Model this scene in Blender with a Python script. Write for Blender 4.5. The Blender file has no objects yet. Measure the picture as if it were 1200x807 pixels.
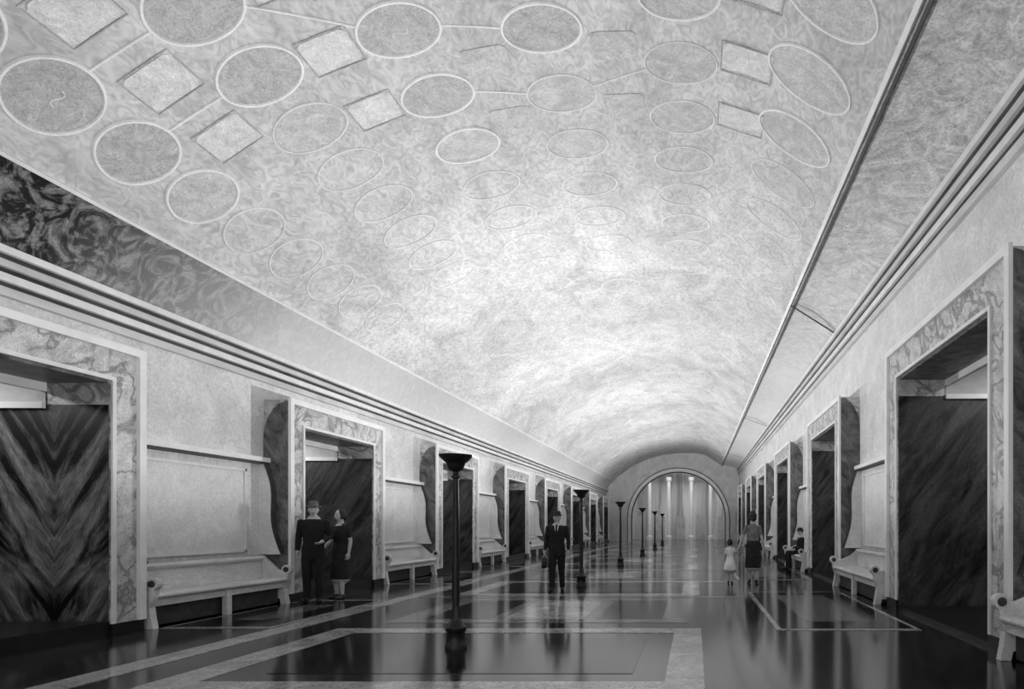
import bpy, bmesh, math, random
from mathutils import Vector, Matrix
random.seed(4)
sc = bpy.context.scene
EYE = 1.42
XL, XR = -7.9, 3.85          # wall planes
FL, FR = -7.44, 3.40         # portal fronts
YB, YE = -3.0, 55.0

# ------------------------------------------------------------------ materials
def mat(name, dark, light, scale=2.0, rough=0.6, stretch=(1, 1, 1), distort=0.6, lo=0.3, hi=0.7,
        bump=0.0, vein=None, vscale=1.5, spec=0.3, rot=(0, 0, 0), fine=0.0, emit=0.0, chevron=None):
    m = bpy.data.materials.new(name); m.use_nodes = True
    nt = m.node_tree; nd = nt.nodes; lk = nt.links
    b = nd['Principled BSDF']
    tc = nd.new('ShaderNodeTexCoord'); mr = nd.new('ShaderNodeMapping'); mp = nd.new('ShaderNodeMapping')
    mr.inputs['Rotation'].default_value = rot; mp.inputs['Scale'].default_value = stretch
    vec = tc.outputs['Object']
    if chevron is not None:      # book-matched slabs: texture mirrored about a vertical seam
        sp = nd.new('ShaderNodeSeparateXYZ'); lk.new(vec, sp.inputs[0])
        ad = nd.new('ShaderNodeMath'); ad.operation = 'SUBTRACT'; ad.inputs[1].default_value = chevron; lk.new(sp.outputs[0], ad.inputs[0])
        ab = nd.new('ShaderNodeMath'); ab.operation = 'ABSOLUTE'; lk.new(ad.outputs[0], ab.inputs[0])
        cb = nd.new('ShaderNodeCombineXYZ'); lk.new(ab.outputs[0], cb.inputs[0]); lk.new(sp.outputs[1], cb.inputs[1]); lk.new(sp.outputs[2], cb.inputs[2])
        vec = cb.outputs[0]
    lk.new(vec, mr.inputs['Vector']); lk.new(mr.outputs[0], mp.inputs['Vector'])
    n = nd.new('ShaderNodeTexNoise'); n.inputs['Scale'].default_value = scale
    n.inputs['Detail'].default_value = 6; n.inputs['Distortion'].default_value = distort
    n.inputs['Roughness'].default_value = 0.62
    lk.new(mp.outputs[0], n.inputs['Vector'])
    r = nd.new('ShaderNodeValToRGB')
    r.color_ramp.elements[0].position = lo; r.color_ramp.elements[1].position = hi
    r.color_ramp.elements[0].color = (dark, dark, dark, 1); r.color_ramp.elements[1].color = (light, light, light, 1)
    lk.new(n.outputs['Fac'], r.inputs[0])
    col = r.outputs[0]
    if fine > 0:
        n3 = nd.new('ShaderNodeTexNoise'); n3.inputs['Scale'].default_value = scale * 7
        n3.inputs['Detail'].default_value = 4; n3.inputs['Distortion'].default_value = 2.5
        lk.new(mp.outputs[0], n3.inputs['Vector'])
        r3 = nd.new('ShaderNodeValToRGB'); r3.color_ramp.elements[0].position = .32; r3.color_ramp.elements[1].position = .62
        v = 1 - fine
        r3.color_ramp.elements[0].color = (v, v, v, 1); r3.color_ramp.elements[1].color = (1, 1, 1, 1)
        lk.new(n3.outputs['Fac'], r3.inputs[0])
        mx = nd.new('ShaderNodeMixRGB'); mx.blend_type = 'MULTIPLY'; mx.inputs[0].default_value = 1
        lk.new(col, mx.inputs[1]); lk.new(r3.outputs[0], mx.inputs[2]); col = mx.outputs[0]
    if vein is not None:
        n2 = nd.new('ShaderNodeTexNoise'); n2.inputs['Scale'].default_value = vscale
        n2.inputs['Detail'].default_value = 6; n2.inputs['Distortion'].default_value = .7
        lk.new(mp.outputs[0], n2.inputs['Vector'])
        r2 = nd.new('ShaderNodeValToRGB'); e = r2.color_ramp.elements
        e[0].position = .45; e[0].color = (0, 0, 0, 1); e[1].position = .55; e[1].color = (0, 0, 0, 1)
        k = e.new(.5); k.color = (.85, .85, .85, 1)
        lk.new(n2.outputs['Fac'], r2.inputs[0])
        mx = nd.new('ShaderNodeMixRGB'); lk.new(r2.outputs[0], mx.inputs[0])
        lk.new(col, mx.inputs[1]); mx.inputs[2].default_value = (vein, vein, vein, 1); col = mx.outputs[0]
    lk.new(col, b.inputs['Base Color'])
    b.inputs['Roughness'].default_value = rough
    b.inputs['Specular IOR Level'].default_value = spec
    if bump:
        bp = nd.new('ShaderNodeBump'); bp.inputs['Strength'].default_value = bump; bp.inputs['Distance'].default_value = .05
        lk.new(n.outputs['Fac'], bp.inputs['Height']); lk.new(bp.outputs[0], b.inputs['Normal'])
    if emit:
        lk.new(col, b.inputs['Emission Color']); b.inputs['Emission Strength'].default_value = emit
    return m

M_vault = mat('vault_plaster', .50, .78, .9, .85, (1, .6, 1), 1.4, fine=.32, bump=.6)
M_wall = mat('wall_plaster', .66, .90, 1.3, .6, (1, 1, 1), 1.0, fine=.24)
M_panel = mat('panel_plaster', .72, .92, 1.6, .6, (1, 1, 1), .8, fine=.2)
M_cornL = mat('cornice_stone', .50, .74, 3, .6, (1, .3, 1))
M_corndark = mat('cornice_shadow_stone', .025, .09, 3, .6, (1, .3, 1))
M_marble = mat('veined_marble', .46, .9, 1.8, .4, (2.6, 2.6, .7), .8, vein=.16, vscale=1.1, rot=(.75, .75, 0), fine=.45)
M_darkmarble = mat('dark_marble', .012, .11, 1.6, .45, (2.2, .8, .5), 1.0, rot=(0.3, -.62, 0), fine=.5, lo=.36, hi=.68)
M_chevron = mat('book_matched_marble', .005, .24, 1.0, .4, (2.4, .8, .45), 1.8, rot=(0, -.5, 0), fine=.6, lo=.44, hi=.62, chevron=-8.15)
M_sideshade = mat('side_marble_shaded', .03, .3, 2, .4, (2.5, 2.5, .7), .8, rot=(.5, .5, 0), fine=.5)  # darkened marble: shade of portal sides and soffits put into the colour
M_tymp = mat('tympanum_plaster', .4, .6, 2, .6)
M_white = mat('white_plaster', .78, .92, 2, .5)
M_plinth = mat('black_plinth', .006, .016, 4, .3)
M_ring = mat('medallion_rim', .78, .94, 3, .6, fine=.15)
M_ringf = mat('medallion_rim_glare', .70, .88, 1.5, .7, fine=.15)  # paler rim: washing-out by bright light painted into the colour
M_disc = mat('medallion_field', .42, .66, 3.0, .85, distort=2.5, fine=.35, bump=.5)
M_discf = mat('medallion_field_glare', .48, .74, 2.0, .85, distort=2, fine=.3, bump=.5)  # low-contrast field, paled to imitate glare on the vault
M_diam = mat('diamond_field', .62, .9, 3.0, .85, distort=2, fine=.3, bump=.4)
M_line = mat('moulding_light', .7, .86, 3, .6)
M_bronze = mat('dark_bronze', .006, .016, 6, .4, spec=.4)
M_wood = mat('bench_wood', .6, .86, 4, .4, (1, .3, 1), fine=.25)
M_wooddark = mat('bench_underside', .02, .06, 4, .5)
M_inlay = mat('floor_inlay_stone', .28, .62, 2, .13, fine=.55, spec=.5)
M_inlay2 = mat('floor_grey_stone_sheen', .06, .34, 1.5, .13, (1, .4, 1), 2, fine=.55, spec=.5)
M_carpet = mat('dark_floor_panel', .003, .01, 2.5, .12, spec=.35)
M_carpetin = mat('grey_floor_panel', .04, .22, 2.0, .16, distort=3, fine=.4, spec=.3)

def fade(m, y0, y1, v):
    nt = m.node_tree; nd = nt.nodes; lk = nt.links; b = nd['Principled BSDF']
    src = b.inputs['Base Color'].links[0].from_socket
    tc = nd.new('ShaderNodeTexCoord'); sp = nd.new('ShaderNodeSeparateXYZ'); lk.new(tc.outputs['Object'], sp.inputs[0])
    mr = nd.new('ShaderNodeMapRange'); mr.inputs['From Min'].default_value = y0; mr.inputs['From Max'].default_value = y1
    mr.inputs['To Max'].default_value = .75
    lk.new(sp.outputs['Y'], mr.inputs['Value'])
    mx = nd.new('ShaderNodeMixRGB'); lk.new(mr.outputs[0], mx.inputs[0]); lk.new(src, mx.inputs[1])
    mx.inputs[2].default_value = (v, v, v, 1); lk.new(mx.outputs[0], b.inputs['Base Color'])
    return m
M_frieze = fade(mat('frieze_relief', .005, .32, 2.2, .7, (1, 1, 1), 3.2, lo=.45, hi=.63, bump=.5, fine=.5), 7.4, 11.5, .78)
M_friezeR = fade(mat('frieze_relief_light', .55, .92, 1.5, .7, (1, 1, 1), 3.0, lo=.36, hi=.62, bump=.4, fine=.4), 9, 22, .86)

# ------------------------------------------------------------------ mesh helpers
def new_obj(name, verts, faces, mats, midx=None, smooth=False, parent=None):
    me = bpy.data.meshes.new(name); me.from_pydata([tuple(v) for v in verts], [], faces); me.update()
    for m in (mats if isinstance(mats, (list, tuple)) else [mats]): me.materials.append(m)
    if midx:
        for p, i in zip(me.polygons, midx): p.material_index = i
    if smooth:
        for p in me.polygons: p.use_smooth = True
    o = bpy.data.objects.new(name, me); sc.collection.objects.link(o)
    if parent: o.parent = parent
    return o

class MB:
    def __init__(s): s.v = []; s.f = []; s.m = []; s.mats = []
    def mi(s, m):
        if m not in s.mats: s.mats.append(m)
        return s.mats.index(m)
    def add(s, vs, fs, m):
        o = len(s.v); s.v += [Vector(v) for v in vs]; i = s.mi(m)
        for f in fs: s.f.append(tuple(o + k for k in f)); s.m.append(i)
    def box(s, x0, x1, y0, y1, z0, z1, m):
        x0, x1 = min(x0, x1), max(x0, x1); y0, y1 = min(y0, y1), max(y0, y1); z0, z1 = min(z0, z1), max(z0, z1)
        s.add([(x0, y0, z0), (x1, y0, z0), (x1, y1, z0), (x0, y1, z0), (x0, y0, z1), (x1, y0, z1), (x1, y1, z1), (x0, y1, z1)],
              [(0, 3, 2, 1), (4, 5, 6, 7), (0, 1, 5, 4), (1, 2, 6, 5), (2, 3, 7, 6), (3, 0, 4, 7)], m)
    def extr(s, prof, axis, a, b, m):
        n = len(prof)
        if axis == 'y': vs = [(p[0], a, p[1]) for p in prof] + [(p[0], b, p[1]) for p in prof]
        else: vs = [(a, p[0], p[1]) for p in prof] + [(b, p[0], p[1]) for p in prof]
        fs = [(i, (i + 1) % n, n + (i + 1) % n, n + i) for i in range(n)] + [tuple(range(n)), tuple(range(2 * n - 1, n - 1, -1))]
        s.add(vs, fs, m)
    def lathe(s, prof, c, m, n=28, sx=1, sy=1):
        vs = []; fs = []
        for r, z in prof:
            for k in range(n):
                a = 2 * math.pi * k / n; vs.append((c[0] + r * sx * math.cos(a), c[1] + r * sy * math.sin(a), c[2] + z))
        for i in range(len(prof) - 1):
            for k in range(n): fs.append((i * n + k, i * n + (k + 1) % n, (i + 1) * n + (k + 1) % n, (i + 1) * n + k))
        fs.append(tuple(range(n))[::-1]); fs.append(tuple((len(prof) - 1) * n + k for k in range(n)))
        s.add(vs, fs, m)
    def obj(s, name, smooth=False, parent=None):
        o = new_obj(name, s.v, s.f, s.mats, s.m, smooth, parent)
        bm = bmesh.new(); bm.from_mesh(o.data); bmesh.ops.recalc_face_normals(bm, faces=bm.faces); bm.to_mesh(o.data); bm.free()
        return o

def autosmooth(o, ang=40):
    o.data.set_sharp_from_angle(angle=math.radians(ang))
    return o

# ------------------------------------------------------------------ vault profile
key = [(-7.2, 3.86), (-6.62, 4.42), (-5.2, 5.36), (-3.6, 6.0), (-1.95, 6.3), (-.2, 6.35), (.75, 6.2), (1.5, 5.8), (2.27, 5.25)]
key = [Vector((a, b + EYE)) for a, b in key]
def catmull(P, n=10):
    out = []
    for i in range(len(P) - 1):
        p0 = P[i - 1] if i else P[0] * 2 - P[1]; p1 = P[i]; p2 = P[i + 1]; p3 = P[i + 2] if i + 2 < len(P) else P[-1] * 2 - P[-2]
        for k in range(n):
            t = k / n
            out.append(.5 * ((2 * p1) + (-p0 + p2) * t + (2 * p0 - 5 * p1 + 4 * p2 - p3) * t * t + (-p0 + 3 * p1 - 3 * p2 + p3) * t ** 3))
    out.append(P[-1].copy()); return out
prof = catmull(key)
S = [0]
for a, b in zip(prof, prof[1:]): S.append(S[-1] + (b - a).length)
def surf(s, y, off=0.0):
    s = max(0.001, min(S[-1] - .001, s))
    for i in range(len(S) - 1):
        if S[i + 1] >= s: break
    t = (s - S[i]) / (S[i + 1] - S[i]); p = prof[i].lerp(prof[i + 1], t)
    d = (prof[i + 1] - prof[i]).normalized(); n = Vector((d.y, -d.x))
    return Vector((p.x + n.x * off, y, p.y + n.y * off))
def s_of_x(x):
    for i in range(len(prof) - 1):
        if prof[i + 1].x >= x: break
    t = (x - prof[i].x) / (prof[i + 1].x - prof[i].x); return S[i] + t * (S[i + 1] - S[i])

mb = MB(); ys = [YB + (YE - YB) * k / 40 for k in range(41)]
n = len(prof); vs = [(p.x, y, p.y) for y in ys for p in prof]
mb.add(vs, [(j * n + i, j * n + i + 1, (j + 1) * n + i + 1, (j + 1) * n + i) for j in range(40) for i in range(n - 1)], M_vault)
o = mb.obj('ceiling', True)

CL = (XL + .12, 3.08 + EYE); CR = (XR - .12, 4.98 + EYE)
def cove(name, a, b, m, bulge):
    mb = MB(); N = 8; pts = []
    for k in range(N + 1):
        t = k / N; x = a[0] + (b[0] - a[0]) * t; z = a[1] + (b[1] - a[1]) * t
        nx, nz = (b[1] - a[1]), -(b[0] - a[0]); L = math.hypot(nx, nz)
        w = math.sin(math.pi * t) * bulge; pts.append((x - nx / L * w, z - nz / L * w))
    vs = [(p[0], y, p[1]) for y in (YB, YE) for p in pts]
    mb.add(vs, [(i, i + 1, N + 2 + i, N + 1 + i) for i in range(N)], m)
    return mb.obj(name, True)
cove('trim_1', CL, tuple(prof[0]), M_frieze, .10)
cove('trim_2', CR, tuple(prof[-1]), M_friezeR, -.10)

mb = MB()
def rod(mb, x, z, w, m):
    mb.extr([(x - w, z), (x, z - w), (x + w, z), (x, z + w)], 'y', YB, YE, m)
rod(mb, prof[0].x + .02, prof[0].y - .01, .03, M_line); rod(mb, prof[-1].x - .02, prof[-1].y - .01, .045, M_line)
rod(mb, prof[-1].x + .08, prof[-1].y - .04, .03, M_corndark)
for yy in (16.2, 31.5, 46.5):
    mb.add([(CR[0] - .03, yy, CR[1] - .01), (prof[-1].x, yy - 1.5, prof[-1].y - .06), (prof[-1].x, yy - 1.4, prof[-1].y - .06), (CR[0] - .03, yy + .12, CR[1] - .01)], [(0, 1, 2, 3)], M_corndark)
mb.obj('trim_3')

def cornice(name, xw, sg, ztop, h):
    mb = MB(); z = ztop; X = lambda d: xw + sg * d
    u = h / 0.5
    mb.box(X(0), X(.26), YB, YE, z - .08 * u, z, M_line)
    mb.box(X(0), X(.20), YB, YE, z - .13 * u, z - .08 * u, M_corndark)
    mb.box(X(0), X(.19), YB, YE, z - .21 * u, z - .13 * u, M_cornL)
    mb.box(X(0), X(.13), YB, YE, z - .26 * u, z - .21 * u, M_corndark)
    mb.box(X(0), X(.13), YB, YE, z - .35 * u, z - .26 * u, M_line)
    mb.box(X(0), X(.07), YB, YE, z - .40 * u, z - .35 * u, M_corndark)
    mb.box(X(0), X(.08), YB, YE, z - .50 * u, z - .40 * u, M_cornL)
    return mb.obj(name)
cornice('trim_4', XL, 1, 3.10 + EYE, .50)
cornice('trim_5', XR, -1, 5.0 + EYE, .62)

# ------------------------------------------------------------------ ceiling medallions
mb = MB()
def ribbon(pts, w, h, m, closed):
    n = len(pts); vs = []; fs = []
    for i, (s, y) in enumerate(pts):
        a = pts[(i - 1) % n] if (closed or i > 0) else pts[i]; b = pts[(i + 1) % n] if (closed or i < n - 1) else pts[i]
        d = Vector((b[0] - a[0], b[1] - a[1])).normalized(); q = Vector((-d.y, d.x))
        vs += [surf(s - q.x * w, y - q.y * w, .002), surf(s - q.x * w * .5, y - q.y * w * .5, h), surf(s + q.x * w * .5, y + q.y * w * .5, h), surf(s + q.x * w, y + q.y * w, .002)]
    m_ = n if closed else n - 1
    for i in range(m_):
        j = (i + 1) % n
        for k in range(3): fs.append((i * 4 + k, i * 4 + k + 1, j * 4 + k + 1, j * 4 + k))
    mb.add(vs, fs, m)
def disc(s0, y0, a, b, m, N=36, sq=False):
    vs = [surf(s0, y0, .006)]; fs = []
    for r in (.4, .75, 1):
        for k in range(N):
            t = 2 * math.pi * (k + .5) / N; c, q = math.cos(t), math.sin(t)
            if sq:
                d = max(abs(c), abs(q)); c /= d; q /= d
            vs.append(surf(s0 + a * r * c, y0 + b * r * q, .006))
    for k in range(N):
        fs.append((0, 1 + k, 1 + (k + 1) % N))
        for r in range(2): fs.append((1 + r * N + k, 1 + (r + 1) * N + k, 1 + (r + 1) * N + (k + 1) % N, 1 + r * N + (k + 1) % N))
    mb.add(vs, fs, m)
cols = [(-6.62, 6.42), (-5.2, 6.45), (-3.6, 7.55), (-1.95, 7.9), (-.2, 7.44), (1.5, 8.1)]
rows = 8
def node(c, r):
    x, y1 = cols[c]; return s_of_x(x), y1 * (1 + .152 * r)
for r in range(-2, rows):
    for c in range(6):
        s0, y0 = node(c, r); a = .50; b = .38
        if c == 5: a = .62; b = .42
        if c == 0: a = .44; b = .42
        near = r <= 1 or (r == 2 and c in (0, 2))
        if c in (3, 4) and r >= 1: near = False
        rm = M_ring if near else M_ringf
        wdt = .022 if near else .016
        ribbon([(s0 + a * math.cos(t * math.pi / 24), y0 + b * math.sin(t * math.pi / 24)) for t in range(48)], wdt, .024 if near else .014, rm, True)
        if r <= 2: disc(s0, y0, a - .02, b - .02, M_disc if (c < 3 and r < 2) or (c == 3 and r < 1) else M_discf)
        if (r, c) in ((0, 0), (0, 2)):
            ribbon([(s0 + .10 * math.cos(t), y0 + .04 * math.sin(2 * t) + .025 * t) for t in [k * .4 for k in range(9)]], .008, .012, M_ringf, False)
        if c < 5 and r <= 1:
            s1, y1 = node(c + 1, r); d = Vector((s1 - s0, y1 - y0)); d.normalize()
            if not (c == 4 or (r == 1 and c == 1) or (r == 0 and c == 3)):
                p0 = (s0 + d.x * a, y0 + d.y * b); p1 = (s1 - d.x * .5, y1 - d.y * .38)
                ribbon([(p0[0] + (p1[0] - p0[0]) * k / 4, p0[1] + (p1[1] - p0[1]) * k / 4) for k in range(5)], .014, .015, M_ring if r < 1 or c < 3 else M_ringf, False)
            s2, y2 = node(c, r + 1); s3, y3 = node(c + 1, r + 1)
            sc_, yc = (s0 + s1 + s2 + s3) / 4, (y0 + y1 + y2 + y3) / 4
            big = .30 if c != 4 else .34
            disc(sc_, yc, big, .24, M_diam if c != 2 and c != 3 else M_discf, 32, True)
            if c in (0, 1, 4):
                q = big + .02; w_ = .26
                ribbon([(sc_ + q, yc + w_), (sc_ - q, yc + w_), (sc_ - q, yc - w_), (sc_ + q, yc - w_)], .012, .010, M_disc, True)
mb.obj('ceiling_medallions')

# ------------------------------------------------------------------ walls, portals
portL = [(8.36 - 3.4 + 6.45 * k, 8.36 + 6.45 * k) for k in range(-1, 8) if 8.36 + 6.45 * k < YE - .3]
portR = [(6.7 - 7.75, 11.15 - 7.75)] + [(6.7 + 7.75 * k + (0.15 if k else 0), 11.0 + 7.75 * k) for k in range(0, 7) if 11.15 + 7.75 * k < YE - .3]

def wall(name, xw, sg, ports, H, jw, ztop):
    mb = MB(); t = xw - sg * .35
    y = YB
    for a, b in ports:
        if a > y: mb.box(t, xw, y, a + jw * .5, 0, ztop, M_wall)
        mb.box(t, xw, a + jw * .5, b - jw * .5, H - .2, ztop, M_wall); y = b - jw * .5
    mb.box(t, xw, y, YE, 0, ztop, M_wall)
    return mb.obj(name)
WL = wall('wall_left', XL, 1, portL, 3.72, .43, 3.12 + EYE)
WR = wall('wall_right', XR, -1, portR, 4.42, .5, 5.02 + EYE)

doorn = [0]
def portal(fx, xw, sg, a, b, H, jw, lh, step, zdark, wl):
    mb = MB(); back = xw - sg * .36
    jm = M_marble; dm = M_chevron if (sg > 0 and b < 9) else M_darkmarble
    mb.box(fx, back, b - jw, b, 0.16, H, jm)
    mb.box(fx, back, a, a + jw, 0.16, H, jm)
    mb.box(fx, back, a + jw, b - jw, H - lh, H, jm)
    mb.box(fx + sg * .02, back, b - jw - .0, b + .02, 0, .16, M_plinth)
    mb.box(fx + sg * .02, back, a - .02, a + jw, 0, .16, M_plinth)
    e = fx + sg * .05
    for (y0, y1, z0, z1) in ((b - .07, b + .03, .16, H + .03), (a - .03, a + .07, .16, H + .03), (a + .07, b - .07, H - .07, H + .03)):
        mb.box(e, fx, y0, y1, z0, z1, M_white)
    e2 = fx + sg * .025
    for (y0, y1, z0, z1) in ((b - jw, b - jw + .05, .16, H - lh + .05), (a + jw - .05, a + jw, .16, H - lh + .05), (a + jw, b - jw, H - lh, H - lh + .05)):
        mb.box(e2, fx, y0, y1, z0, z1, M_line)
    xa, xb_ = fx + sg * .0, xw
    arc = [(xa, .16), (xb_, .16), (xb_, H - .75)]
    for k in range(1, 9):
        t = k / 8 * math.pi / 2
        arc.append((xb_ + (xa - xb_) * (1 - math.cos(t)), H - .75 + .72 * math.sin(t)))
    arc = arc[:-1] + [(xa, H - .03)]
    mb.extr(arc, 'y', a - .025, a, M_sideshade)  # dark curved-top slab paints the shade on the side face
    mb.extr(arc, 'y', b, b + .025, M_sideshade)
    mb.box(fx - sg * .04, back, a + jw, b - jw, H - lh - .03, H - lh, M_sideshade)
    mb.box(back - sg * .0, back - sg * .07, a + jw, b - jw, H - lh - .14, H - lh, M_white)
    dp = xw - sg * 3.0; top = H - .15
    ya, yb = a + jw, b - jw
    mb.add([(fx - sg * .02, yb - .012, 0), (dp, yb - .012, 0), (dp, yb - .012, zdark), (fx - sg * .02, yb - .012, zdark)], [(0, 1, 2, 3)], dm)
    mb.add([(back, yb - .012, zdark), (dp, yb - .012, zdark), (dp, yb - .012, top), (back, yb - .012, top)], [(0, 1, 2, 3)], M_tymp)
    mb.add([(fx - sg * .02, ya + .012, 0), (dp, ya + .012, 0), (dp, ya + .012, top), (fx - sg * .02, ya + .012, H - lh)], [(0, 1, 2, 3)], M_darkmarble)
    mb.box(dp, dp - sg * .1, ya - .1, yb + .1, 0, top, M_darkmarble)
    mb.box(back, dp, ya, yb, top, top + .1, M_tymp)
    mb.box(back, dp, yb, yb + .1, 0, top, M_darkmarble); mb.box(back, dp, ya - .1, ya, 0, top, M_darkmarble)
    mb.box(back, dp, yb - .06, yb - .012, zdark - .05, zdark + .03, M_white)
    mb.box(fx - sg * .02, dp, ya, yb, 0, step, M_plinth)
    doorn[0] += 1
    ob = mb.obj('door_%d' % doorn[0], parent=wl)
    if 3 < b < 25:
        l = bpy.data.lights.new('passage_fill', 'AREA'); l.shape = 'RECTANGLE'; l.size = .5; l.size_y = 1.6; l.energy = 55  # unseen fill light, added to brighten the passage interior
        lo = bpy.data.objects.new('passage_fill', l); sc.collection.objects.link(lo); lo.location = ((back + dp) / 2, (ya + yb) / 2, top - .03); lo.parent = ob
for a, b in portL: portal(FL, XL, 1, a, b, 3.72, .43, .46, .2, 2.95, WL)
for a, b in portR: portal(FR, XR, -1, a, b, 4.42, .5, .52, .06, 3.59, WR)

def panels(name, xw, sg, ports, zl, bn):
    mb = MB(); bb = MB()
    gaps = [(ports[i][1], ports[i + 1][0]) for i in range(len(ports) - 1)] + [(ports[-1][1], YE)]
    for a, b in gaps:
        X = lambda d: xw + sg * d
        if b - a < 1: continue
        mb.box(X(0), X(.14), a + .03, b - .03, zl - .06, zl + .02, M_white)
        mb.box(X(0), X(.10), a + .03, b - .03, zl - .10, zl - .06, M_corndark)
        z0, z1 = .95, zl - .22; y0, y1 = a + .45, b - .5
        mb.box(X(0), X(.02), y0, y1, z0, z1, M_panel)
        for (p, q, r, s) in ((y0, y1, z1 - .04, z1), (y0, y1, z0, z0 + .04), (y0, y0 + .04, z0, z1), (y1 - .04, y1, z0, z1)):
            mb.box(X(.0), X(.045), p, q, r, s, M_line)
        for yy, dd in ((a + .03, 1), (b - .03, -1)):
            pr = []
            N = 14
            for k in range(N + 1):
                t = k / N; z = zl - .06 - (zl - .95) * t
                dproj = .14 + .10 * math.sin(t * math.pi * 2.0 - .6) * (1 - t) + .26 * t ** 2.2
                pr.append((X(dproj), z))
            poly = [(X(0), zl - .06)] + pr + [(X(0), .95 - .06)]
            mb.extr(poly, 'y', yy, yy + dd * .12, M_panel)
            vs = []
            for k, (x, z) in enumerate(pr):
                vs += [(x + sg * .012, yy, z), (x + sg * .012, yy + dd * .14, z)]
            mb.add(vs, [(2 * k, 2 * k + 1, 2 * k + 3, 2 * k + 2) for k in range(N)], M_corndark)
        bb.box(X(0), X(.05), a + .03, b - .03, 0, .18, M_plinth)
    mb.obj(name); bb.obj(bn)
panels('trim_6', XL, 1, portL, 1.20 + EYE, 'baseboard_left')
panels('trim_7', XR, -1, portR, 1.35 + EYE, 'baseboard_right')

# ------------------------------------------------------------------ end wall with arch
ACX, ACZ, AR = -1.5, 1.95, 4.3
mb = MB(); N = 120; xs = [-9 + 14 * k / N for k in range(N + 1)]
xs = sorted(set(xs + [ACX - AR, ACX + AR]))
def zb(x):
    d = abs(x - ACX); return 0 if d >= AR - 1e-6 else ACZ + math.sqrt(AR * AR - d * d)
for x0, x1 in zip(xs, xs[1:]):
    m_ = (x0 + x1) / 2; a = zb(x0); b = zb(x1)
    if zb(m_) == 0: a = b = 0
    else: a = max(a, ACZ); b = max(b, ACZ)
    mb.add([(x0, YE, a), (x1, YE, b), (x1, YE, 8.4), (x0, YE, 8.4)], [(0, 1, 2, 3)], M_wall)
mb.obj('wall_end')
mb = MB()
def archband(mb, r0, r1, y0, y1, m):
    P = []
    for r in (r0, r1):
        P.append([(ACX - r, 0)] + [(ACX + r * math.cos(math.pi - math.pi * k / 48), ACZ + r * math.sin(math.pi * k / 48)) for k in range(49)] + [(ACX + r, 0)])
    n = 51; vs = []
    for y in (y0, y1):
        for q in P: vs += [(p[0], y, p[1]) for p in q]
    fs = []
    for i in range(n - 1):
        fs += [(i, i + 1, n + i + 1, n + i), (2 * n + i, 2 * n + i + 1, 3 * n + i + 1, 3 * n + i), (i, i + 1, 2 * n + i + 1, 2 * n + i), (n + i, n + i + 1, 3 * n + i + 1, 3 * n + i)]
    mb.add(vs, fs, m)
archband(mb, AR - .12, AR + .16, YE - .15, YE + .3, M_white)
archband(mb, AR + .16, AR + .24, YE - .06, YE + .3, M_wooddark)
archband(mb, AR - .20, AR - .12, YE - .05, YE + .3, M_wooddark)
mb.obj('trim_8')
# hall beyond the arch: pillared bay with pale back wall
M_beyond = mat('far_bay_plaster', .36, .80, .5, .7, (2.0, 1, .14), .8, lo=.38, hi=.6)
mb = MB(); yb_ = YE + 8
mb.box(ACX - 7, ACX + 7, yb_, yb_ + .2, 0, 8, M_beyond)
mb.box(ACX - 7.2, ACX - 7, YE, yb_ + .2, 0, 8, M_wall); mb.box(ACX + 7, ACX + 7.2, YE, yb_ + .2, 0, 8, M_wall)
mb.box(ACX - 7.2, ACX + 7.2, YE + .05, yb_ + .2, 8, 8.2, M_wall)
for x in (-3.0, -1.1, 1.1, 3.0):
    mb.lathe([(.28, 0), (.28, .3), (.2, .4), (.17, 5.6), (.26, 5.8), (.30, 6.1)], (ACX + x, YE + 6, 0), M_line, 14)
mb.box(ACX - 7, ACX + 7, YE + 5.7, YE + 6.3, 6.6, 7.2, M_line)
for x in (-4.2, -2.05, 0, 2.05, 4.2): mb.box(ACX + x - .45, ACX + x + .45, yb_ - .04, yb_, 0, 2.3, M_tymp)
mb.obj('wall_beyond')
l = bpy.data.lights.new('bay_light', 'AREA'); l.shape = 'RECTANGLE'; l.size = 9; l.size_y = 3; l.energy = 360
lo = bpy.data.objects.new('bay_light', l); sc.collection.objects.link(lo); lo.location = (ACX, YE + 3.2, 7.95)

# ------------------------------------------------------------------ floor
M_floor = mat('polished_floor', .004, .045, .9, .12, (1, .4, 1), 2.0, spec=.5, fine=.5)
mb = MB(); mb.box(XL - 3.2, XR + 3.2, YB, YE + 8.2, -.1, 0, M_floor); mb.obj('floor')
mb = MB()
def fbox(x0, x1, y0, y1, m, z=.004): mb.box(x0, x1, y0, y1, -.01, z, m)
for k in range(-1, 7):
    o = k * 7.2
    y0, y1 = 5.3 + o, 8.55 + o
    fbox(-4.9, -4.5, y0, y1, M_inlay); fbox(-.28, .08, y0, y1, M_inlay)
    fbox(-4.9, .08, y1 - .34, y1, M_inlay, .005); fbox(-4.9, .08, y0, y0 + .34, M_inlay, .005)
    fbox(-4.1, -.6, y0 + .65, y1 - .75, M_carpet)
    fbox(-4.5, -.1, y1 + .5, y1 + 3.5, M_inlay2)  # broad grey slab with pale middle: bright floor reflections painted as stone
    fbox(-4.1, -3.1, y1 + .85, y1 + 3.15, M_carpet, .006); fbox(-1.5, -.5, y1 + .85, y1 + 3.15, M_carpet, .006)
    fbox(-2.9, -1.7, y1 + .85, y1 + 3.15, M_inlay, .006)
    fbox(-7.3, -5.75, y1 + 3.0, y1 + 3.4, M_inlay2)
    if k >= 0: fbox(-5.4, 3.3, y1 + 3.6, y1 + 3.85, M_inlay2, .003)
    if k > 0: fbox(.1, 1.0, y1 - .3, y1, M_inlay)
fbox(-5.8, -5.45, YB, YE, M_inlay, .006)
mb.obj('floor_inlay')
mb = MB()
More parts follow.
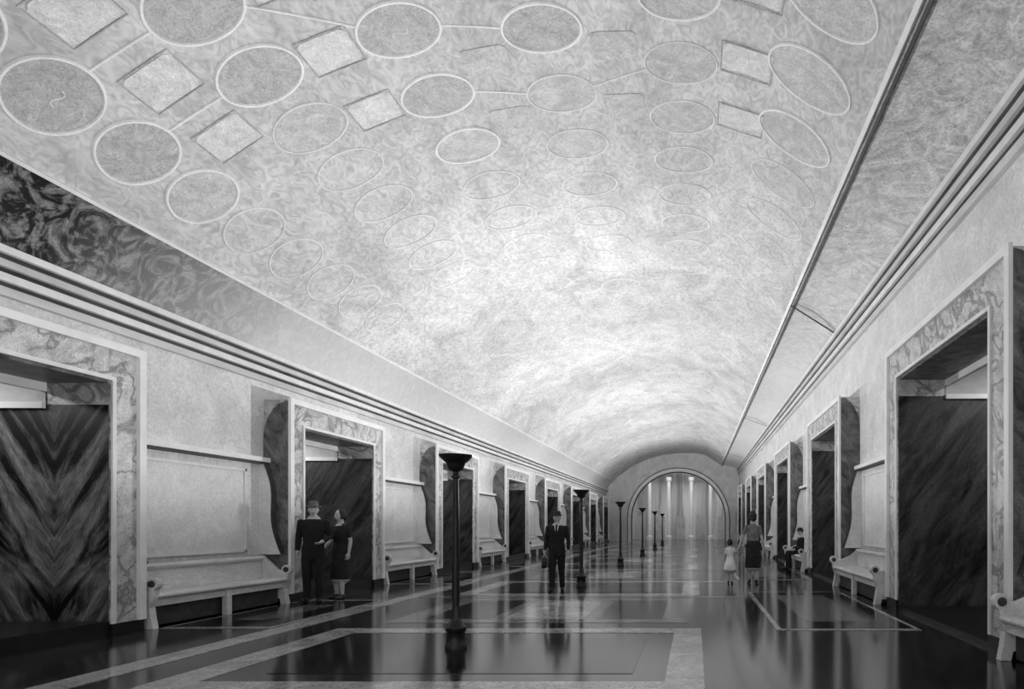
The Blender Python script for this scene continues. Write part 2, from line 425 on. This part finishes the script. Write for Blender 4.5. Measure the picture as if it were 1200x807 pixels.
def carpet(x0, x1, y0, y1):
    mb.box(x0, x1, y0, y1, 0, .008, M_inlay); mb.box(x0 + .07, x1 - .07, y0 + .1, y1 - .1, 0, .012, M_carpet)
    mb.box(x0 + .5, x1 - .5, y0 + .7, y1 - .7, 0, .014, M_carpetin)
for a, b in zip(portL, portL[1:]): carpet(-7.35, -5.85, a[1] + .2, b[0] + .3)
for a, b in zip(portR, portR[1:]): carpet(1.1, 3.05, a[1] - 2.6, b[0] - 1.4)
mb.obj('floor_panels')

# ------------------------------------------------------------------ benches
def bench(xb, sg, y0, y1, depth=.5):
    mb = MB(); X = lambda d: xb + sg * d
    nose = [(X(0), .40), (X(depth - .04), .40), (X(depth), .42), (X(depth + .01), .445), (X(depth), .47), (X(depth - .05), .485), (X(0), .47)]
    mb.extr(nose, 'y', y0 + .09, y1 - .09, M_wood)
    mb.box(X(depth - .10), X(depth - .06), y0 + .09, y1 - .09, .30, .40, M_wood)
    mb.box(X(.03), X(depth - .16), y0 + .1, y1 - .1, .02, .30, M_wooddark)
    mb.extr([(X(0), .47), (X(.07), .47), (X(.04), .80), (X(0), .80)], 'y', y0 + .09, y1 - .09, M_wood)
    mb.extr([(X(0), .80), (X(.08), .79), (X(.1), .83), (X(.07), .87), (X(0), .87)], 'y', y0 + .05, y1 - .05, M_wood)
    for yy in (y0, y1 - .1):
        pr = [(X(.0), 0), (X(.10), 0), (X(.12), .1), (X(depth - .14), .1), (X(depth - .12), 0), (X(depth), 0), (X(depth - .03), .15), (X(depth - .05), .30), (X(depth), .44)]
        cx, cz, r = depth - .02, .62, .085
        for k in range(13):
            t = -1.2 + k * (math.pi + 1.4) / 12; pr.append((X(cx + r * math.cos(t)), cz + r * math.sin(t)))
        pr += [(X(depth - .2), .62), (X(.2), .72), (X(.05), .86), (X(0), .88)]
        mb.extr(pr, 'y', yy, yy + .1, M_wood)
        ring = [(X(cx + .05 * math.cos(k * .6283)), cz + .05 * math.sin(k * .6283)) for k in range(10)]
        mb.extr(ring, 'y', yy - .015, yy + .115, M_wooddark)
    q = (y0 + y1) / 2
    mb.box(X(depth - .12), X(depth - .03), q - .05, q + .05, 0, .40, M_wood)
    ob = mb.obj('wooden_bench')
    bv = ob.modifiers.new('b', 'BEVEL'); bv.width = .008; bv.segments = 2; bv.limit_method = 'ANGLE'
for a, b in zip(portL, portL[1:]):
    if a[1] > 0: bench(XL + .05, 1, a[1] + .08, b[0] - .1)
for a, b in zip(portR, portR[1:]):
    if a[1] > 0: bench(XR - .05, -1, a[1] + .08, b[0] - .1, .62)

# ------------------------------------------------------------------ floor lamps
M_bulb = mat('lamp_glow', .9, 1, 2, .5, emit=3)
LX = [(-2.75, 7.15), (-2.62, 14.3), (-2.6, 21.6), (-2.5, 29.4), (-2.4, 36.8), (-2.35, 44.2)]
def lamp(x, y, e=1.0, fz=2.24):
    mb = MB(); c = (x, y, 0); n = 24
    mb.lathe([(.125, 0), (.125, .05), (.11, .07), (.105, .20), (.12, .22), (.12, .25), (.08, .29), (.055, .38), (.045, .45), (.038, .50)], c, M_bronze, 8)
    mb.lathe([(.038, .48), (.043, .6), (.039, 1.2), (.031, 1.85), (.029, 1.95), (.05, 1.965), (.05, 1.985), (.03, 2.0), (.035, 2.04)], c, M_bronze, n)
    mb.lathe([(.035, 2.03), (.08, 2.06), (.10, 2.11), (.105, 2.13), (.13, 2.15), (.18, 2.20), (.187, 2.225), (.172, 2.225), (.13, 2.17), (.05, 2.15)], c, M_bronze, 32)
    mb.lathe([(.02, 2.15), (.05, 2.15), (.06, 2.17), (.04, 2.18), (.01, 2.185)], c, M_bulb, 16)
    o = autosmooth(mb.obj('floor_lamp', True))
    l = bpy.data.lights.new('bulb', 'AREA'); l.shape = 'DISK'; l.size = .26; l.energy = 165 * e
    lo = bpy.data.objects.new('bulb', l); sc.collection.objects.link(lo); lo.location = (x, y, 2.19); lo.rotation_euler = (math.pi, 0, 0); lo.parent = o
    l = bpy.data.lights.new('filament', 'POINT'); l.shadow_soft_size = .02; l.energy = 400 * e
    lo = bpy.data.objects.new('filament', l); sc.collection.objects.link(lo); lo.location = (x, y, fz); lo.parent = o
for i, p in enumerate(LX): lamp(*p, e=(.6, 1.1, 1.15, 1.15, 1.05, .95)[i], fz=(2.242, 2.242, 2.228, 2.214, 2.212, 2.212)[i])

# ------------------------------------------------------------------ people
M_skin = mat('skin', .42, .5, 8, .6)
M_suit = mat('dark_suit', .008, .02, 14, .85)
M_suit2 = mat('charcoal_cloth', .01, .03, 14, .85)
M_shirt = mat('white_shirt', .5, .6, 14, .8)
M_blouse = mat('grey_blouse', .10, .28, 12, .8)
M_skirt = mat('dark_skirt', .012, .03, 14, .85)
M_wdress = mat('white_dress', .7, .85, 10, .8)
M_hair = mat('dark_hair', .01, .03, 30, .6, (1, 1, .2))
M_shoe = mat('black_shoe', .01, .02, 10, .3)
M_hat = mat('felt_hat', .02, .04, 20, .9)
M_hatl = mat('pale_hat', .08, .16, 20, .9)
M_eyew = mat('eye_white', .7, .8, 5, .3)
M_lip = mat('lips', .16, .2, 5, .5)
M_leather = mat('leather', .012, .03, 20, .4)

def tube(V, F, pts, radii, u=None, n=14):
    pts = [Vector(p) for p in pts]; base = len(V); m = len(pts); R = []
    for i in range(m):
        d = (pts[min(i + 1, m - 1)] - pts[max(i - 1, 0)]).normalized()
        uu = Vector(u) if u is not None else Vector((1, 0, 0))
        if abs(d.dot(uu)) > .95: uu = Vector((0, 1, 0))
        a = (uu - d * uu.dot(d)).normalized(); b = d.cross(a); R.append((pts[i], a, b, d, radii[i]))
    rings = []
    p, a, b, d, r = R[0]; rr = min(r)
    for t in (.35, .75): rings.append((p - d * rr * math.cos(t * math.pi / 2) * .9, a, b, (r[0] * math.sin(t * math.pi / 2), r[1] * math.sin(t * math.pi / 2))))
    for q in R: rings.append((q[0], q[1], q[2], q[4]))
    p, a, b, d, r = R[-1]; rr = min(r)
    for t in (.75, .35): rings.append((p + d * rr * math.cos(t * math.pi / 2) * .9, a, b, (r[0] * math.sin(t * math.pi / 2), r[1] * math.sin(t * math.pi / 2))))
    for (p, a, b, r) in rings:
        for k in range(n):
            t = 2 * math.pi * k / n; V.append(p + a * r[0] * math.cos(t) + b * r[1] * math.sin(t))
    for i in range(len(rings) - 1):
        for k in range(n): F.append((base + i * n + k, base + i * n + (k + 1) % n, base + (i + 1) * n + (k + 1) % n, base + (i + 1) * n + k))
    F.append(tuple(base + k for k in range(n))[::-1]); F.append(tuple(base + (len(rings) - 1) * n + k for k in range(n)))

def ell(V, F, c, r, nu=16, nv=12, shape=None, rot=None):
    base = len(V); c = Vector(c)
    for i in range(1, nv):
        ph = math.pi * i / nv
        for k in range(nu):
            t = 2 * math.pi * k / nu; p = Vector((r[0] * math.sin(ph) * math.cos(t), r[1] * math.sin(ph) * math.sin(t), r[2] * math.cos(ph)))
            if shape: p = shape(p)
            if rot: p = rot @ p
            V.append(c + p)
    for i in range(nv - 2):
        for k in range(nu): F.append((base + i * nu + k, base + (i + 1) * nu + k, base + (i + 1) * nu + (k + 1) % nu, base + i * nu + (k + 1) % nu))
    F.append(tuple(base + k for k in range(nu))); F.append(tuple(base + (nv - 2) * nu + k for k in range(nu))[::-1])

def segdist(p, a, b):
    ab = b - a; t = max(0, min(1, (p - a).dot(ab) / max(ab.length_squared, 1e-9))); return (p - a - ab * t).length

def person(name, loc, heading, height, kind, arms, feet, headyaw=0, hat=None, top=None, low=None, child=False, bag=False, seated=False, shirt=True):
    """built facing -Y, standing 1.75 tall, then scaled and turned"""
    V = []; F = []
    k = kind
    female = k != 'suit'
    sh = .155 if female else .185
    hs = 1.22 if child else 1.0
    dz = -.40 if seated else 0.0; O = Vector((0, 0, dz))
    if k == 'suit':
        T = [((0, .0, .80), (.175, .125)), ((0, .0, .92), (.178, .128)), ((0, 0, 1.06), (.16, .115)), ((0, 0, 1.20), (.175, .12)), ((0, .0, 1.34), (.195, .125)), ((0, .01, 1.42), (.18, .10)), ((0, .015, 1.47), (.10, .07))]
        if seated: T = T[1:]
    else:
        T = [((0, .0, .86), (.165, .12)), ((0, .0, .96), (.165, .115)), ((0, 0, 1.09), (.125, .09)), ((0, -.01, 1.22), (.145, .11)), ((0, -.005, 1.32), (.155, .11)), ((0, .01, 1.41), (.15, .085)), ((0, .015, 1.46), (.08, .06))]
    tube(V, F, [Vector(t[0]) + O for t in T], [t[1] for t in T], (1, 0, 0), 20)
    tube(V, F, [Vector(p) + O for p in ((0, .015, 1.42), (0, .005, 1.50), (0, -.005, 1.56))], [(.062, .062), (.055, .055), (.052, .055)], (1, 0, 0))
    for s, (fx, fy, fz) in zip((-1, 1), feet):
        hip = Vector((s * .09, 0, .90)); an = Vector((fx, fy, .09 + fz))
        if seated: kn = Vector((s * .11, -.42, .54)); hip.z = .57; an = Vector((s * .11, -.42, .09))
        else: kn = (hip + an) / 2 + Vector((0, -.035 - .3 * fz, .01))
        if k == 'suit': rr = [.098, .078, .064, .062]
        else: rr = [.09, .062, .052, .036]
        mid = kn.lerp(an, .4)
        if seated:
            tube(V, F, [hip, hip.lerp(kn, .5), kn], [(.095, .08), (.085, .08), (.07, .07)], (1, 0, 0))
            tube(V, F, [kn, mid, an], [(rr[1] * .9, rr[1] * .9), (rr[2], rr[2] * 1.05), (rr[3], rr[3])], (1, 0, 0))
        else:
            tube(V, F, [hip, kn, mid, an], [(rr[0], rr[0] * 1.05), (rr[1], rr[1]), (rr[2], rr[2] * 1.05), (rr[3], rr[3])], (1, 0, 0))
        toe = an + Vector((s * .03, -.19, -.055)); heel = an + Vector((0, .045, -.045))
        tube(V, F, [heel, an + Vector((0, -.03, -.045)), an + Vector((s * .02, -.12, -.055)), toe], [(.035, .04), (.04, .042), (.046, .034), (.034, .026)], (1, 0, 0))
    if k in ('dress', 'child'):
        hem = .42 if k == 'dress' else .58
        fl = .20 if k == 'dress' else .27
        tube(V, F, [(0, 0, hem), (0, 0, (hem + .95) / 2), (0, 0, .95), (0, 0, 1.08)], [(fl, fl * .8), ((fl + .17) / 2, (fl + .13) / 2), (.17, .122), (.125, .092)], (1, 0, 0), 22)
    handseg = []; forearm = []
    for s, (el, wr, curl) in zip((-1, 1), arms):
        shd = Vector((s * sh, .01, 1.405)) + O; el = Vector(el) + O; wr = Vector(wr) + O; a = 1.12 if k == 'suit' else .84
        tube(V, F, [shd, shd.lerp(el, .45), el, el.lerp(wr, .4), wr], [(.055 * a, .06 * a), (.05 * a, .053 * a), (.042 * a, .042 * a), (.041 * a, .041 * a), (.030 * a, .030 * a)], (0, 1, 0))
        d = (wr - el).normalized(); c = Vector(curl).normalized(); c = (c - d * c.dot(d)).normalized(); sp = c.cross(d)
        if sp.y > 0: sp = -sp
        pe = wr + d * .085
        tube(V, F, [wr - d * .01, wr + d * .04, pe], [(.028, .022), (.040, .018), (.042, .015)], sp)
        handseg.append((wr + d * .02, pe, .05))
        for i, L in enumerate((.070, .080, .074, .056)):
            b0 = pe - d * .012 + sp * ((1.5 - i) * .0235)
            p1 = b0 + d * L * .5 + c * L * .12; p2 = p1 + (d * .75 + c * .6).normalized() * L * .36; p3 = p2 + (d * .35 + c * .9).normalized() * L * .26
            tube(V, F, [b0, p1, p2, p3], [(.0098,) * 2, (.0092,) * 2, (.0086,) * 2, (.0075,) * 2], sp, 8)
            handseg += [(b0, p1, .016), (p1, p3, .016)]
        t0 = wr + d * .025 + sp * .028; t1 = t0 + (d * .6 + sp * .75).normalized() * .035; t2 = t1 + (d * .9 + sp * .2 + c * .4).normalized() * .032
        tube(V, F, [t0, t1, t2], [(.0125,) * 2, (.011,) * 2, (.009,) * 2], sp, 8); handseg += [(t0, t2, .022)]
        forearm.append((el.lerp(wr, -.1), wr))
    HV = []; HF = []
    def hshape(p):
        q = p.copy()
        if q.z < 0:
            f = -q.z / .118; q.x *= 1 - .32 * f * f; q.y *= 1 - .12 * f
            if q.y < 0: q.y *= 1.05
        if q.y < -.06: q.y = -.06 + (q.y + .06) * .75
        return q
    ell(HV, HF, (0, 0, 0), (.077, .098, .122), 24, 18, hshape)
    tube(HV, HF, [(0, -.082, .022), (0, -.100, -.012), (0, -.108, -.026)], [(.009, .009), (.012, .012), (.015, .012)], (1, 0, 0), 8)
    for s in (-1, 1): ell(HV, HF, (s * .078, .012, -.005), (.010, .02, .032), 10, 8)
    for s in (-1, 1): ell(HV, HF, (s * .03, -.078, .026), (.022, .012, .008), 10, 6)
    tube(HV, HF, [(-.02, -.082, -.058), (0, -.090, -.058), (.02, -.082, -.058)], [(.008, .006), (.009, .008), (.008, .006)], (0, 0, 1), 8)
    HC = Vector((0, -.012, 1.628 + dz)); HR = Matrix.Rotation(math.radians(headyaw), 3, 'Z')
    base = len(V); V += [HC + HR @ (p * hs) for p in HV]; F += [tuple(base + i for i in f) for f in HF]
    me = bpy.data.meshes.new(name); me.from_pydata([tuple(v) for v in V], [], F)
    bm = bmesh.new(); bm.from_mesh(me); bmesh.ops.recalc_face_normals(bm, faces=bm.faces); bm.to_mesh(me); bm.free()
    tmp = bpy.data.objects.new('tmp', me); sc.collection.objects.link(tmp)
    rm = tmp.modifiers.new('r', 'REMESH'); rm.mode = 'VOXEL'; rm.voxel_size = .0085; rm.use_smooth_shade = True
    sm = tmp.modifiers.new('s', 'SMOOTH'); sm.factor = .4; sm.iterations = 2
    dg = bpy.context.evaluated_depsgraph_get(); dg.update()
    body = bpy.data.meshes.new_from_object(tmp.evaluated_get(dg)); bpy.data.objects.remove(tmp)
    body.materials.clear()
    mats = [M_skin, top, low, M_shoe, M_shirt, M_suit]
    for m in mats: body.materials.append(m)
    for p in body.polygons:
        c = p.center; p.use_smooth = True; i = 1; cz = c.z - dz
        if cz > 1.475: i = 0
        elif any(segdist(c, a, b) < r for a, b, r in handseg if abs((c - a).length) < .25): i = 0
        elif k == 'suit':
            if seated:
                if c.z < .66 and (c.z < .5 or c.y < -.12): i = 2
            elif c.z < .80 and abs(c.x) < .22 and not any(segdist(c, a, b) < .06 for a, b in forearm): i = 2
            if c.z < .085: i = 3
            if shirt and cz > 1.22 and c.y < -.03 and abs(c.x) < (cz - 1.22) * .2 + .004: i = 4
            if i == 4 and abs(c.x) < .018: i = 5
            if cz > 1.458 and i == 1: i = 4
        else:
            armnear = any(segdist(c, a, b) < .062 for a, b in forearm)
            if armnear: i = 0
            elif c.z < 1.06: i = 2
            hem = (.42 if k == 'dress' else .58) - .03
            if c.z < hem: i = 0
            if c.z < .10: i = 3
            if c.z > 1.43 and c.y < 0 and abs(c.x) < .06: i = 0
        p.material_index = i
    root = bpy.data.objects.new(name, body); sc.collection.objects.link(root)
    EV = MB()
    def addell(c, r, m, nu=16, nv=12):
        vv = []; ff = []; ell(vv, ff, c, r, nu, nv); EV.add([HC + HR @ (p * hs) for p in vv], ff, m)
    for s in (-1, 1):
        addell((s * .029, -.0815, .008), (.014, .009, .0075), M_eyew, 10, 8); addell((s * .029, -.089, .008), (.006, .004, .006), M_hair, 8, 6)
        addell((s * .029, -.087, .030), (.019, .006, .004), M_hair, 8, 6)
    addell((0, -.089, -.058), (.021, .008, .006), M_lip, 10, 6)
    if female:
        addell((0, .022, .022), (.090, .100, .112), M_hair); addell((0, .075, -.03), (.07, .05, .065), M_hair)
        for s in (-1, 1): addell((s * .07, .0, -.02), (.024, .04, .05), M_hair)
    else: addell((0, .018, .022), (.083, .094, .108), M_hair)
    if hat:
        hm = hat; N = 28
        if k == 'suit': pr = [(.001, .045), (.125, .052), (.135, .060), (.128, .066), (.092, .062), (.088, .10), (.08, .135), (.055, .150), (.02, .14), (.001, .138)]
        else: pr = [(.001, .05), (.10, .055), (.115, .062), (.11, .075), (.088, .10), (.07, .15), (.04, .175), (.001, .18)]
        vv = []; ff = []
        for r, z in pr:
            for q in range(N): t = 2 * math.pi * q / N; vv.append(Vector((r * .92 * math.cos(t), r * 1.12 * math.sin(t) + .005, z - (.012 if (r > .12 and math.sin(t) < -.3) else 0))))
        for i in range(len(pr) - 1):
            for q in range(N): ff.append((i * N + q, i * N + (q + 1) % N, (i + 1) * N + (q + 1) % N, (i + 1) * N + q))
        EV.add([HC + HR @ (p * hs) for p in vv], ff, hm)
    if bag:
        w = Vector(arms[0][1]); bx, by, bz = w.x - .0, w.y - .02, w.z - .10
        EV.box(bx - .045, bx + .045, by - .17, by + .17, bz - .27, bz - .04, M_leather)
        vv = []; ff = []; tube(vv, ff, [(bx, by - .07, bz - .05), (bx, by - .06, bz + .005), (bx, by + .06, bz + .005), (bx, by + .07, bz - .05)], [(.008, .008)] * 4, (1, 0, 0), 8); EV.add(vv, ff, M_leather)
    ex = EV.obj('hair_and_accessories', True, root)
    s = height / 1.75
    root.scale = (s, s, s); root.rotation_euler = (0, 0, math.radians(heading)); root.location = loc
    return root

relax = (((-.245, .02, 1.13), (-.255, -.05, .885), (1, 0, -.1)), ((.245, .02, 1.13), (.255, -.05, .885), (-1, 0, -.1)))
relaxf = (((-.215, .02, 1.13), (-.235, -.05, .90), (1, 0, -.1)), ((.215, .02, 1.13), (.235, -.05, .90), (-1, 0, -.1)))
person('man_with_briefcase', (-2.99, 13.46, .0), 4, 1.70, 'suit', relax, ((-.10, -.07, 0), (.10, .10, .0)), 0, M_hat, M_suit, M_suit, bag=True)
person('man_in_hat', (-7.02, 11.45, .014), 20, 1.82, 'suit', (((-.235, .02, 1.13), (-.235, -.05, .885), (1, 0, -.1)), ((.25, .03, 1.14), (.16, -.17, 1.06), (-.3, 0, 1))),
       ((-.10, 0, 0), (.10, -.03, 0)), 10, M_hatl, M_suit, M_suit, shirt=False)
person('woman_in_dark_dress', (-6.84, 12.0, .0), -12, 1.72, 'dress', (((-.23, .02, 1.14), (-.20, -.17, 1.03), (.6, 0, .8)), relaxf[1]),
       ((-.08, 0, 0), (.08, -.05, 0)), -15, None, M_suit2, M_skirt)
person('woman_in_skirt', (1.40, 15.2, 0.0), 176, 1.72, 'dress', (((-.22, .02, 1.12), (-.27, -.03, .90), (1, 0, -.1)), ((.25, .0, 1.14), (.34, -.03, .90), (-.7, 0, -.1))),
       ((-.08, .05, 0), (.08, -.10, 0)), 10, M_hair, M_blouse, M_skirt)
person('girl_in_white_dress', (.84, 15.15, 0), 172, 1.06, 'child', (((-.24, -.02, 1.22), (-.34, -.03, 1.42), (.3, 0, -1)), relaxf[1]),
       ((-.07, .03, 0), (.07, -.07, 0)), -15, None, M_wdress, M_wdress, child=True)
lap = (((-.235, -.02, 1.14), (-.13, -.25, 1.06), (0, 0, -1)), ((.235, -.02, 1.14), (.13, -.25, 1.06), (0, 0, -1)))
person('seated_man', (3.42, 20.3, 0), -80, 1.70, 'suit', lap, ((-.1, 0, 0), (.1, 0, 0)), 15, M_hat, M_suit, M_suit, seated=True)

# ------------------------------------------------------------------ light
w = bpy.data.worlds.new('world'); sc.world = w; w.use_nodes = True
w.node_tree.nodes['Background'].inputs[0].default_value = (.8, .8, .8, 1); w.node_tree.nodes['Background'].inputs[1].default_value = 1.35

cam = bpy.data.cameras.new('camera'); co = bpy.data.objects.new('camera', cam); sc.collection.objects.link(co)
cam.sensor_width = 36; cam.lens = 36 * 730 / 1200; cam.clip_end = 200
co.location = (0, 0, EYE); co.rotation_euler = (math.pi / 2, 0, 0)
cam.shift_x = (600 - 815) / 1200; cam.shift_y = (615 - 403.5) / 1200
sc.camera = co
sc.view_settings.view_transform = 'Standard'
